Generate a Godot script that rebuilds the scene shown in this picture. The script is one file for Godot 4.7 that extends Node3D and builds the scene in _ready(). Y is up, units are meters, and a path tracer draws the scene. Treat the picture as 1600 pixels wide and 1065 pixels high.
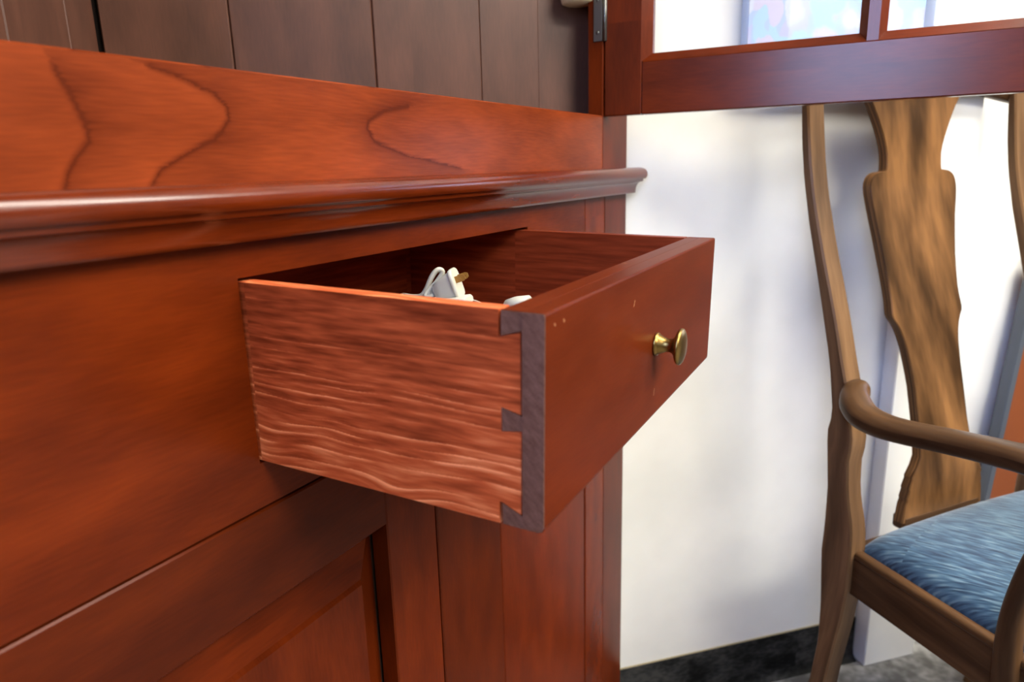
extends Node3D
# An open corner cupboard with a pulled-out dovetailed drawer; an armchair by the white wall behind it.

const XR := 0.765            # right edge of the cabinet front (front plane is z = 0)
const XL := -0.345
const CW := 0.4262           # width of the drawer opening
const Y_OPEN := 0.9799       # top of the drawer opening
const A := Vector3(0.212, 0.0, -0.572)   # corner of the room, behind the cupboard
const K := 0.9363            # chair model to metres
const KY := 0.0671

var M := {}
var room := Transform3D()

func _ready() -> void:
	var cam := Camera3D.new()
	cam.name = "camera"
	cam.keep_aspect = Camera3D.KEEP_HEIGHT
	cam.fov = 52.03
	cam.near = 0.02
	cam.far = 60.0
	add_child(cam)
	var yaw := deg_to_rad(60.052)
	var pitch := deg_to_rad(13.942)
	var roll := deg_to_rad(-1.58)
	var fwd := Vector3(sin(yaw) * cos(pitch), -sin(pitch), -cos(yaw) * cos(pitch))
	var right := Vector3(cos(yaw), 0.0, sin(yaw))
	var up := right.cross(fwd)
	var r2 := right * cos(roll) + up * sin(roll)
	var u2 := up * cos(roll) - right * sin(roll)
	cam.transform = Transform3D(Basis(r2, u2, -fwd), Vector3(-0.328, 1.053, 0.4092))
	var lens := CameraAttributesPhysical.new()
	lens.frustum_focal_length = 24.0
	lens.frustum_focus_distance = 0.66
	lens.exposure_aperture = 6.3
	lens.frustum_near = 0.02
	lens.frustum_far = 60.0
	cam.attributes = lens
	cam.fov = 52.03

	var sky := Sky.new()
	var sm := ProceduralSkyMaterial.new()
	sm.sky_top_color = Color(0.60, 0.72, 0.98)
	sm.sky_horizon_color = Color(0.74, 0.84, 1.0)
	sm.ground_bottom_color = Color(0.36, 0.36, 0.37)
	sm.ground_horizon_color = Color(0.62, 0.64, 0.68)
	sm.sky_energy_multiplier = 4.0
	sm.ground_energy_multiplier = 1.2
	sky.sky_material = sm
	var env := Environment.new()
	env.background_mode = Environment.BG_SKY
	env.sky = sky
	env.tonemap_mode = Environment.TONE_MAPPER_LINEAR
	env.tonemap_exposure = 0.8
	env.sdfgi_enabled = true
	env.ssao_enabled = true
	env.ssil_enabled = true
	var we := WorldEnvironment.new()
	we.name = "environment"
	we.environment = env
	add_child(we)

	room = Transform3D(Basis(Vector3(0.70711, 0, 0.70711), Vector3.UP, Vector3(-0.70711, 0, 0.70711)), A)
	make_materials()
	# three rows of three ceiling panels
	var rows := ["row nearest the armchair wall", "middle row", "row farthest from the armchair wall"]
	var cols := ["beside the window wall", "in the middle", "at the far side"]
	for i in 3:
		for j in 3:
			ceiling_light(Vector3([1.5, 2.9, 4.35][j], 2.66, [0.95, 2.5, 4.1][i]), [[1.0, 1.5, 1.0], [1.7, 0.9, 0.7], [0.3, 0.7, 0.5]][i][j], "white ceiling light panel of the %s, %s" % [rows[i], cols[j]])
	build_room()
	build_cabinet()
	build_chair()
	build_small()

# ---------------------------------------------------------------- naming helpers

func tag(o: Node, label: String, category: String, group := "") -> void:
	o.set_meta("label", label)
	o.set_meta("category", category)
	if group != "":
		o.set_meta("group", group)

func thing(called: String, at: Vector3, label: String, category: String, group := "") -> Node3D:
	var o := Node3D.new()
	o.name = called
	add_child(o, true)
	o.position = at
	tag(o, label, category, group)
	return o

func put(called: String, st: SurfaceTool, mat: Material, parent: Node = self) -> MeshInstance3D:
	var mi := MeshInstance3D.new()
	mi.name = called
	mi.mesh = st.commit()
	mi.material_override = mat
	mi.cast_shadow = GeometryInstance3D.SHADOW_CASTING_SETTING_ON
	if parent == self:
		add_child(mi, true)
	else:
		parent.add_child(mi, true)
	return mi

func struct(called: String, st: SurfaceTool, mat: Material, parent: Node = self) -> MeshInstance3D:
	var mi := put(called, st, mat, parent)
	if parent == self:
		mi.set_meta("kind", "structure")
	return mi

func mb() -> SurfaceTool:
	var st := SurfaceTool.new()
	st.begin(Mesh.PRIMITIVE_TRIANGLES)
	return st

# ---------------------------------------------------------------- mesh helpers

# one flat triangle turned so that it faces along n; uvs in metres
func tri(st: SurfaceTool, a: Vector3, b: Vector3, c: Vector3, ua: Vector2, ub: Vector2, uc: Vector2, n: Vector3) -> void:
	var f := (c - a).cross(b - a)
	if f.length_squared() < 1e-18:
		return
	st.set_smooth_group(-1)
	if f.dot(n) >= 0.0:
		vert(st, a, ua); vert(st, b, ub); vert(st, c, uc)
	else:
		vert(st, a, ua); vert(st, c, uc); vert(st, b, ub)

func vert(st: SurfaceTool, p: Vector3, uv: Vector2) -> void:
	st.set_uv(uv)
	st.add_vertex(p)

func guv(p: Vector3, n: Vector3, grain: int, off: Vector2) -> Vector2:
	var g := p[grain]
	var i := (grain + 1) % 3
	var j := (grain + 2) % 3
	var na := n.abs()
	if na[grain] > 0.8:
		return Vector2(p[i], p[j]) + off
	return Vector2(g, p[j] if na[i] >= na[j] else p[i]) + off

func face(st: SurfaceTool, pts: Array, n: Vector3, grain: int, off: Vector2, t: Transform3D) -> void:
	for k in range(1, pts.size() - 1):
		var p0: Vector3 = pts[0]
		var p1: Vector3 = pts[k]
		var p2: Vector3 = pts[k + 1]
		tri(st, t * p0, t * p1, t * p2, guv(p0, n, grain, off), guv(p1, n, grain, off), guv(p2, n, grain, off), t.basis * n)

# box from lo to hi with chamfered edges, wood grain along an axis
func bx(st: SurfaceTool, lo: Vector3, hi: Vector3, b := 0.001, grain := 0, off := Vector2.ZERO, t := Transform3D.IDENTITY) -> void:
	var c := (lo + hi) * 0.5
	var h := (hi - lo) * 0.5
	b = minf(b, minf(h.x, minf(h.y, h.z)) * 0.9)
	for ax in 3:
		var i := (ax + 1) % 3
		var j := (ax + 2) % 3
		for s in [-1.0, 1.0]:
			var n := Vector3.ZERO
			n[ax] = s
			var pts := []
			for q in [[-1, -1], [1, -1], [1, 1], [-1, 1]]:
				var p := c
				p[ax] += s * h[ax]
				p[i] += q[0] * (h[i] - b)
				p[j] += q[1] * (h[j] - b)
				pts.append(p)
			face(st, pts, n, grain, off, t)
	if b <= 0.0:
		return
	for ax in 3:
		var i := (ax + 1) % 3
		var j := (ax + 2) % 3
		for si in [-1.0, 1.0]:
			for sj in [-1.0, 1.0]:
				var n := Vector3.ZERO
				n[i] = si * 0.71
				n[j] = sj * 0.7
				var pts := []
				for e in [[-1, 0], [1, 0], [1, 1], [-1, 1]]:
					var p := c
					p[ax] += e[0] * (h[ax] - b)
					p[i] += si * (h[i] - (b if e[1] == 1 else 0.0))
					p[j] += sj * (h[j] - (0.0 if e[1] == 1 else b))
					pts.append(p)
				face(st, pts, n, grain, off, t)
	for sx in [-1.0, 1.0]:
		for sy in [-1.0, 1.0]:
			for sz in [-1.0, 1.0]:
				var s := Vector3(sx, sy, sz)
				var q := c + s * h
				face(st, [q - Vector3(0, sy, sz) * b, q - Vector3(sx, 0, sz) * b, q - Vector3(sx, sy, 0) * b], s, grain, off, t)

# flat polygon (x, y) extruded from z0 to z1
func prism(st: SurfaceTool, poly: PackedVector2Array, z0: float, z1: float, grain := 0, off := Vector2.ZERO, t := Transform3D.IDENTITY) -> void:
	var idx := Geometry2D.triangulate_polygon(poly)
	for k in range(0, idx.size(), 3):
		for z in [z0, z1]:
			var p := []
			for m in 3:
				var v := poly[idx[k + m]]
				p.append(Vector3(v.x, v.y, z))
			face(st, p, Vector3(0, 0, 1 if z == z1 else -1), grain, off, t)
	var area := 0.0
	for k in poly.size():
		area += poly[k].cross(poly[(k + 1) % poly.size()])
	for k in poly.size():
		var a := poly[k]
		var b := poly[(k + 1) % poly.size()]
		var d := b - a
		var n := Vector3(d.y, -d.x, 0).normalized() * signf(area)
		face(st, [Vector3(a.x, a.y, z0), Vector3(b.x, b.y, z0), Vector3(b.x, b.y, z1), Vector3(a.x, a.y, z1)], n, grain, off, t)

# a grid of points, smooth; rows x cols; closed = wrap columns
func grid(st: SurfaceTool, g: Array, uvs: Array, wrap: bool, flip := false, group := 0) -> void:
	st.set_smooth_group(group)
	var rows := g.size()
	var cols: int = g[0].size()
	for r in rows - 1:
		for c in (cols if wrap else cols - 1):
			var d := (c + 1) % cols
			var q := [[r, c, c], [r, d, c + 1], [r + 1, d, c + 1], [r + 1, c, c]]
			for k in ([0, 1, 2, 0, 2, 3] if not flip else [0, 2, 1, 0, 3, 2]):
				var e: Array = q[k]
				var uvrow: Array = uvs[e[0]]
				vert(st, g[e[0]][e[1]], uvrow[mini(e[2], uvrow.size() - 1)])

func cap(st: SurfaceTool, ring: Array, n: Vector3, grain_scale := 1.0) -> void:
	var c := Vector3.ZERO
	for p in ring:
		c += p
	c /= ring.size()
	var bx_ := n.cross(Vector3.UP if absf(n.y) < 0.9 else Vector3.RIGHT).normalized()
	var by := n.cross(bx_)
	for k in ring.size():
		var a: Vector3 = ring[k]
		var b: Vector3 = ring[(k + 1) % ring.size()]
		tri(st, c, a, b, Vector2.ZERO, Vector2((a - c).dot(bx_), (a - c).dot(by)), Vector2((b - c).dot(bx_), (b - c).dot(by)), n)

# lathe: profile of (radius, height) turned round the local y axis
func lathe(st: SurfaceTool, prof: Array, t: Transform3D, seg := 32) -> void:
	var g := []
	var uv := []
	for p in prof:
		var row := []
		var urow := []
		for k in seg:
			var a := TAU * k / seg
			row.append(t * Vector3(p.x * cos(a), p.y, p.x * sin(a)))
			urow.append(Vector2(float(k) / seg * 0.2, p.y))
		urow.append(Vector2(0.2, p.y))
		g.append(row)
		uv.append(urow)
	grid(st, g, uv, true)

# sections along a path: every section has a centre, two half-axes and a roundness power (2 = ellipse, 5 = rounded rectangle)
func loft(st: SurfaceTool, cs: Array, us: Array, vs: Array, power := 4.0, seg := 20, ends := true) -> void:
	var g := []
	var uv := []
	var run := 0.0
	for k in cs.size():
		if k > 0:
			run += (cs[k] - cs[k - 1]).length()
		var row := []
		var urow := []
		var per := 0.0
		for m in seg:
			var a := TAU * (m + 0.5) / seg
			var ca := cos(a)
			var sa := sin(a)
			var x := signf(ca) * pow(absf(ca), 2.0 / power)
			var y := signf(sa) * pow(absf(sa), 2.0 / power)
			var p: Vector3 = cs[k] + us[k] * x + vs[k] * y
			row.append(p)
			if m > 0:
				per += (p - row[m - 1]).length()
			urow.append(Vector2(run, per))
		urow.append(Vector2(run, per + (row[0] - row[seg - 1]).length()))
		g.append(row)
		uv.append(urow)
	var d: Vector3 = cs[1] - cs[0]
	var flip: bool = us[0].cross(vs[0]).dot(d) < 0.0
	grid(st, g, uv, true, flip)
	if ends:
		cap(st, g[0], -d.normalized())
		cap(st, g[g.size() - 1], (cs[cs.size() - 1] - cs[cs.size() - 2]).normalized())

# boxed member: rectangular sections with eased corners; every face keeps its own smooth group
func loft_box(st: SurfaceTool, cs: Array, us: Array, vs: Array, e: float) -> void:
	var rings := []
	var run := [0.0]
	for k in cs.size():
		var u: Vector3 = us[k]
		var v: Vector3 = vs[k]
		var ue := u.normalized() * e
		var ve := v.normalized() * e
		var c: Vector3 = cs[k]
		rings.append([c + u - ue + v, c - u + ue + v, c - u + v - ve, c - u - v + ve, c - u + ue - v, c + u - ue - v, c + u - v + ve, c + u + v - ve])
		if k > 0:
			run.append(run[k - 1] + (cs[k] - cs[k - 1]).length())
	var d: Vector3 = cs[1] - cs[0]
	var flip: bool = us[0].cross(vs[0]).dot(d) < 0.0
	for f in 8:
		var g := []
		var uv := []
		for k in cs.size():
			var a: Vector3 = rings[k][f]
			var b: Vector3 = rings[k][(f + 1) % 8]
			g.append([a, b])
			uv.append([Vector2(run[k], f * 0.03), Vector2(run[k], f * 0.03 + (b - a).length())])
		grid(st, g, uv, false, flip, f + 1)
	cap(st, rings[0], -d.normalized())
	cap(st, rings[rings.size() - 1], (cs[cs.size() - 1] - cs[cs.size() - 2]).normalized())

# smooth curve through points
func curve(pts: Array, per := 8) -> Array:
	var out := []
	for k in pts.size() - 1:
		var p0 = pts[maxi(k - 1, 0)]
		var p1 = pts[k]
		var p2 = pts[k + 1]
		var p3 = pts[mini(k + 2, pts.size() - 1)]
		for m in per:
			out.append(p1.cubic_interpolate(p2, p0, p3, float(m) / per))
	out.append(pts[pts.size() - 1])
	return out

func tube(st: SurfaceTool, pts: Array, w: float, h: float, upv: Vector3, power := 2.0, seg := 12) -> void:
	var us := []
	var vs := []
	for k in pts.size():
		var d: Vector3 = (pts[mini(k + 1, pts.size() - 1)] - pts[maxi(k - 1, 0)]).normalized()
		var s := d.cross(upv).normalized()
		us.append(s * w)
		vs.append(s.cross(d).normalized() * h)
	loft(st, pts, us, vs, power, seg)

func lerp_table(t: Array, x: float) -> float:
	if x <= t[0].x:
		return t[0].y
	for k in range(1, t.size()):
		if x <= t[k].x:
			var f: float = (x - t[k - 1].x) / (t[k].x - t[k - 1].x)
			return lerpf(t[k - 1].y, t[k].y, f)
	return t[t.size() - 1].y

func done(st: SurfaceTool) -> SurfaceTool:
	st.generate_normals()
	return st

# ---------------------------------------------------------------- textures and materials

func noise(seed_: int, freq: float, oct := 3) -> FastNoiseLite:
	var n := FastNoiseLite.new()
	n.seed = seed_
	n.noise_type = FastNoiseLite.TYPE_SIMPLEX_SMOOTH
	n.frequency = freq
	n.fractal_type = FastNoiseLite.FRACTAL_FBM
	n.fractal_octaves = oct
	return n

func to_tex(buf: PackedByteArray, w: int, h: int) -> ImageTexture:
	var im := Image.create_from_data(w, h, false, Image.FORMAT_RGB8, buf)
	im.generate_mipmaps()
	return ImageTexture.create_from_image(im)

func mat(tex: Texture2D, size: Vector2, rough: float, off := Vector2.ZERO) -> StandardMaterial3D:
	var m := StandardMaterial3D.new()
	m.albedo_texture = tex
	m.uv1_scale = Vector3(1.0 / size.x, 1.0 / size.y, 1.0)
	m.uv1_offset = Vector3(off.x, off.y, 0)
	m.roughness = rough
	m.metallic_specular = 0.24
	m.texture_filter = BaseMaterial3D.TEXTURE_FILTER_LINEAR_WITH_MIPMAPS_ANISOTROPIC
	return m

func plain(c: Color, rough: float, metal := 0.0) -> StandardMaterial3D:
	var m := StandardMaterial3D.new()
	m.albedo_color = c
	m.roughness = rough
	m.metallic = metal
	return m

# soft, blotchy stained cherry; grain along u. size in metres. lines: dark growth-ring figures as polylines in metres
func cherry(seed_: int, w: int, h: int, size: Vector2, dark: Color, light: Color, lines := [], origin := Vector2.ZERO) -> ImageTexture:
	var nb := noise(seed_, 1.0, 3)
	var nf := noise(seed_ + 1, 1.0, 2)
	var nw := noise(seed_ + 2, 1.0, 2)
	var buf := PackedByteArray()
	buf.resize(w * h * 3)
	var k := 0
	for j in h:
		var y := (j + 0.5) / h * size.y
		for i in w:
			var x := (i + 0.5) / w * size.x
			var b := nb.get_noise_2d(x * 5.5, y * 17.0)
			var wv := nw.get_noise_2d(x * 2.0, y * 9.0)
			var f := nf.get_noise_2d(x * 28.0, (y + wv * 0.01) * 420.0)
			var t := 0.5 + b * 0.30 + f * 0.13 + wv * 0.12
			if lines.size() > 0:
				var p := Vector2(x, y) + origin + Vector2(0.0014 * f, 0.0012 * f)
				for l in lines:
					var best := 9.0
					var side := 1.0
					for s in l.size() - 1:
						var q := Geometry2D.get_closest_point_to_segment(p, l[s], l[s + 1])
						var dd := p.distance_to(q)
						if dd < best:
							best = dd
							side = (l[s + 1] - l[s]).cross(p - l[s])
					t -= 0.36 * exp(-best * best / 3.4e-6)
					if side > 0.0:
						t -= 0.24 * exp(-best / 0.012)
					else:
						t += 0.10 * exp(-best / 0.02)
			t = clampf(t, 0.0, 1.0)
			var c := dark.lerp(light, t)
			buf[k] = int(c.r * 255.0)
			buf[k + 1] = int(c.g * 255.0)
			buf[k + 2] = int(c.b * 255.0)
			k += 3
	return to_tex(buf, w, h)

# stained softwood with bright raised early-wood lines that get wider and wavier towards v = size.y
func pine(seed_: int, w: int, h: int, size: Vector2) -> ImageTexture:
	var nw := noise(seed_, 1.0, 2)
	var nm := noise(seed_ + 1, 1.0, 3)
	var nf := noise(seed_ + 2, 1.0, 2)
	var ys := [-1.0]
	var yy := 0.010
	var rng := RandomNumberGenerator.new()
	rng.seed = seed_
	while yy < size.y + 0.02:
		ys.append(yy)
		yy += rng.randf_range(0.0045, 0.0095) * (0.8 + 0.5 * yy / size.y)
	var buf := PackedByteArray()
	buf.resize(w * h * 3)
	var k := 0
	for j in h:
		var y := (1.0 - (j + 0.5) / h) * size.y
		var low := y / size.y
		for i in w:
			var x := (i + 0.5) / w * size.x
			var warp := nw.get_noise_2d(x * 8.0, y * 11.0) * (0.001 + 0.0085 * low * low) + 0.010 * x * (low - 0.25)
			var v := y + warp
			var id := 0
			while id < ys.size() - 1 and ys[id + 1] <= v:
				id += 1
			var dd: float = v - ys[id]
			var str_ := clampf(0.5 + 1.3 * nf.get_noise_2d(id * 7.7 + x * 11.0, id * 3.1), 0.0, 1.0) * (0.35 + 0.75 * low)
			var line := (exp(-dd / (0.0005 + 0.0012 * low)) if dd >= 0.0 else 0.0) * str_
			var mott := nm.get_noise_2d(x * 18.0, v * 190.0)
			var fine := nf.get_noise_2d(x * 60.0, y * 900.0)
			var broad := nm.get_noise_2d(x * 10.0 + 3.0, v * 45.0)
			var t := 0.40 + mott * 0.26 + broad * 0.20 + line * 0.75 + fine * 0.06 + 0.28 * (low - 0.5)
			var c: Color
			t = clampf(t, 0.0, 1.0)
			if t < 0.5:
				c = Color8(106, 40, 18).lerp(Color8(192, 88, 47), t * 2.0)
			else:
				c = Color8(192, 88, 47).lerp(Color8(255, 160, 106), t * 2.0 - 1.0)
			buf[k] = int(c.r * 255.0)
			buf[k + 1] = int(c.g * 255.0)
			buf[k + 2] = int(c.b * 255.0)
			k += 3
	return to_tex(buf, w, h)

# general two-tone mottled texture; kx, ky are the noise scales per metre
func mottle(seed_: int, w: int, h: int, size: Vector2, kx: float, ky: float, fine: float, a: Color, b: Color, slant := 0.0, contrast := 1.0) -> ImageTexture:
	var n1 := noise(seed_, 1.0, 4)
	var n2 := noise(seed_ + 1, 1.0, 2)
	var buf := PackedByteArray()
	buf.resize(w * h * 3)
	var k := 0
	for j in h:
		var y := (j + 0.5) / h * size.y
		for i in w:
			var x := (i + 0.5) / w * size.x
			var t := 0.5 + contrast * n1.get_noise_2d(x * kx, (y + slant * x) * ky) + fine * n2.get_noise_2d(x * kx * 6.0, (y + slant * x) * ky * 7.0)
			var c := a.lerp(b, clampf(t, 0.0, 1.0))
			buf[k] = int(c.r * 255.0)
			buf[k + 1] = int(c.g * 255.0)
			buf[k + 2] = int(c.b * 255.0)
			k += 3
	return to_tex(buf, w, h)

# ribbed blue chenille: short threads of many blues along u
func chenille(w: int, h: int, size: Vector2) -> Array:
	var n1 := noise(71, 1.0, 2)
	var n2 := noise(72, 1.0, 3)
	var buf := PackedByteArray()
	buf.resize(w * h * 3)
	var hb := PackedByteArray()
	hb.resize(w * h * 3)
	var k := 0
	for j in h:
		var y := (j + 0.5) / h * size.y
		var rib := floorf(y / 0.0017)
		var fr := y / 0.0017 - rib
		for i in w:
			var x := (i + 0.5) / w * size.x
			var t := 0.42 + 0.6 * n1.get_noise_2d(x * 22.0 + rib * 17.3, rib * 5.1) + 0.16 * n2.get_noise_2d(x * 9.0, y * 60.0)
			t = clampf(t, 0.0, 1.0)
			var c: Color
			if t < 0.5:
				c = Color8(20, 40, 62).lerp(Color8(56, 84, 106), t * 2.0)
			else:
				c = Color8(56, 84, 106).lerp(Color8(124, 146, 154), t * 2.0 - 1.0)
			var hh := int(255.0 * clampf(sin(fr * PI) * 0.8 + 0.2 * t, 0.0, 1.0))
			buf[k] = int(c.r * 255.0)
			buf[k + 1] = int(c.g * 255.0)
			buf[k + 2] = int(c.b * 255.0)
			hb[k] = hh
			hb[k + 1] = hh
			hb[k + 2] = hh
			k += 3
	return [to_tex(buf, w, h), to_tex(hb, w, h)]

# light scratches in the finish: each is two pixels' worth of end points in the texture
func scratched(t: ImageTexture, marks: Array) -> ImageTexture:
	var im := t.get_image()
	im.clear_mipmaps()
	for m in marks:
		for k in 13:
			var p: Vector2 = m[0].lerp(m[1], k / 12.0)
			im.set_pixel(int(p.x), int(p.y), im.get_pixel(int(p.x), int(p.y)).lerp(Color8(214, 170, 130), 0.75))
	im.generate_mipmaps()
	return ImageTexture.create_from_image(im)

func make_materials() -> void:
	var dk := Color8(66, 20, 4)
	var lt := Color8(120, 45, 10)
	var ct := cherry(11, 1024, 384, Vector2(1.4, 0.5), dk, lt)
	M.cherry = mat(ct, Vector2(1.4, 0.5), 0.27, Vector2(0.3, 0.6))
	M.cherry_b = mat(ct, Vector2(1.4, 0.5), 0.29, Vector2(0.37, 0.7))
	M.cherry_c = mat(ct, Vector2(1.4, 0.5), 0.29, Vector2(0.26, 0.75))
	M.moulding = mat(ct, Vector2(1.4, 0.5), 0.21, Vector2(0.31, 0.41))
	M.cherry_c.albedo_color = Color(0.88, 0.90, 0.92)
	M.moulding.metallic_specular = 0.5
	M.door = mat(ct, Vector2(1.4, 0.5), 0.24, Vector2(0.11, 0.67))
	M.door.metallic_specular = 0.42
	M.cherry_plank = mat(cherry(31, 512, 256, Vector2(1.0, 0.4), Color8(66, 40, 30), Color8(112, 72, 56)), Vector2(1.0, 0.4), 0.42)
	M.cherry_plank.metallic_specular = 0.5
	var la := PackedVector2Array([Vector2(-0.102, 1.112), Vector2(-0.0984, 1.1039), Vector2(-0.0936, 1.0926), Vector2(-0.0895, 1.0795), Vector2(-0.0905, 1.0735), Vector2(-0.0985, 1.0650), Vector2(-0.1043, 1.0567), Vector2(-0.1085, 1.046)])
	var lb := PackedVector2Array([Vector2(-0.045, 1.1175), Vector2(-0.0219, 1.1121), Vector2(-0.0039, 1.1057), Vector2(0.006, 1.0983), Vector2(0.0073, 1.0902), Vector2(0.0005, 1.0825), Vector2(-0.0058, 1.0774), Vector2(-0.029, 1.0671), Vector2(-0.0484, 1.0575), Vector2(-0.0575, 1.0461)])
	var lc := PackedVector2Array([Vector2(0.205, 1.1086), Vector2(0.1708, 1.1026), Vector2(0.1500, 1.0935), Vector2(0.1480, 1.0885), Vector2(0.1554, 1.0783), Vector2(0.1939, 1.0678), Vector2(0.287, 1.0541)])
	lc.reverse()
	M.rail = mat(cherry(17, 1280, 112, Vector2(1.12, 0.098), Color8(80, 29, 11), Color8(156, 69, 31), [la, lb, lc], Vector2(-0.35, 1.037)), Vector2(1.12, 0.098), 0.27)
	M.rail.uv1_offset = Vector3(0.35 / 1.12, -1.037 / 0.098, 0)
	M.pine = mat(pine(5, 896, 512, Vector2(0.25, 0.14)), Vector2(0.25, 0.14), 0.42)
	M.pine_in = mat(mottle(55, 384, 384, Vector2(0.4, 0.14), 8.0, 110.0, 0.10, Color8(96, 34, 14), Color8(142, 60, 30), 0.0, 0.7), Vector2(0.4, 0.14), 0.42)
	M.front = mat(scratched(cherry(23, 640, 256, Vector2(0.46, 0.16), Color8(72, 24, 6), Color8(102, 40, 14)), [[Vector2(370.6, 223.5), Vector2(373.5, 216.0)], [Vector2(283.6, 82.0), Vector2(285.4, 73.0)], [Vector2(572.0, 243.0), Vector2(571.0, 241.0)], [Vector2(554.0, 243.0), Vector2(553.0, 240.0)]]), Vector2(0.46, 0.16), 0.34)
	M.front.metallic_specular = 0.14
	M.endgrain = mat(mottle(41, 256, 256, Vector2(0.08, 0.14), 90.0, 160.0, 0.4, Color8(94, 62, 50), Color8(122, 87, 74), 0.9, 0.7), Vector2(0.08, 0.14), 0.5)
	var wa := mottle(61, 1024, 384, Vector2(1.5, 0.3), 2.2, 22.0, 0.12, Color8(52, 34, 20), Color8(100, 71, 44), 0.05, 0.75)
	M.walnut = mat(wa, Vector2(1.5, 0.3), 0.33)
	M.walnut_b = mat(wa, Vector2(1.5, 0.3), 0.36, Vector2(0.4, 0.3))
	var wb := mottle(63, 384, 512, Vector2(0.9, 0.3), 3.0, 12.0, 0.10, Color8(56, 37, 20), Color8(128, 90, 54), 0.12, 0.9)
	M.post = mat(mottle(67, 1024, 256, Vector2(1.5, 0.3), 2.6, 26.0, 0.12, Color8(78, 56, 37), Color8(130, 98, 67), 0.05, 0.7), Vector2(1.5, 0.3), 0.36)
	M.splat = mat(wb, Vector2(0.9, 0.3), 0.34, Vector2(0.6, 0.5))
	var ch := chenille(384, 384, Vector2(0.3, 0.3))
	M.fabric = mat(ch[0], Vector2(0.3, 0.3), 0.85)
	M.fabric.heightmap_enabled = true
	M.fabric.heightmap_texture = ch[1]
	M.fabric.heightmap_scale = 0.05
	M.fabric.rim_enabled = true
	M.fabric.rim = 0.5
	M.fabric.rim_tint = 0.6
	M.wall = mat(mottle(81, 256, 256, Vector2(2.0, 2.0), 3.0, 3.0, 0.1, Color8(226, 227, 224), Color8(238, 238, 235)), Vector2(2.0, 2.0), 0.55)
	M.wall.uv1_triplanar = true
	M.wall.uv1_scale = Vector3(0.5, 0.5, 0.5)
	M.ceiling = plain(Color8(160, 158, 152), 0.9)
	M.wall_shop = plain(Color8(86, 78, 70), 0.8)
	M.floor = mat(mottle(91, 512, 512, Vector2(2.0, 2.0), 7.0, 7.0, 0.45, Color8(92, 91, 89), Color8(156, 155, 153)), Vector2(2.0, 2.0), 0.5)
	M.base = mat(mottle(95, 256, 128, Vector2(0.6, 0.2), 9.0, 16.0, 0.4, Color8(14, 15, 16), Color8(60, 60, 60)), Vector2(0.6, 0.2), 0.45)
	M.brass = plain(Color(0.56, 0.45, 0.25), 0.33, 1.0)
	M.brass_old = plain(Color(0.62, 0.45, 0.20), 0.5, 0.6)
	M.steel = plain(Color(0.46, 0.46, 0.44), 0.42, 1.0)
	M.white_pl = plain(Color8(196, 193, 176), 0.38)
	M.cream = plain(Color8(226, 214, 176), 0.4)
	M.dark = plain(Color8(38, 22, 14), 0.7)
	M.void_wood = plain(Color8(66, 30, 16), 0.6)
	M.glass = plain(Color(0.95, 0.97, 1.0, 0.06), 0.02)
	M.glass.transparency = BaseMaterial3D.TRANSPARENCY_ALPHA
	M.glass.metallic_specular = 0.2

# ---------------------------------------------------------------- the room

func ceiling_light(at: Vector3, k: float, label: String) -> void:
	var o := thing("ceiling_light", room * at, label, "light", "ceiling light panels")
	o.rotation.y = -PI / 4.0
	var f := mb()
	for s in [-1.0, 1.0]:
		bx(f, Vector3(-0.62, 0.0, s * 0.31 - 0.01), Vector3(0.62, 0.03, s * 0.31 + 0.01), 0.002)
		bx(f, Vector3(s * 0.61 - 0.01, 0.0, -0.30), Vector3(s * 0.61 + 0.01, 0.03, 0.30), 0.002)
	put("frame", done(f), M.white_pl, o)
	var g := mb()
	bx(g, Vector3(-0.60, 0.010, -0.30), Vector3(0.60, 0.018, 0.30), 0.001)
	var em := plain(Color(0.9, 0.9, 0.88), 0.6)
	em.emission_enabled = true
	em.emission = Color(1.0, 0.97, 0.91)
	em.emission_energy_multiplier = 6.0 * k
	put("diffuser", done(g), em, o)
	var l := AreaLight3D.new()
	l.name = "panel_light"
	l.area_size = Vector2(1.2, 0.6)
	l.light_color = Color(1.0, 0.975, 0.925)
	l.light_energy = 5.6 * k
	l.area_range = 12.0
	l.area_attenuation = 2.0
	l.shadow_enabled = true
	l.rotation_degrees.x = -90.0
	l.position.y = 0.004
	o.add_child(l, true)

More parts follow.
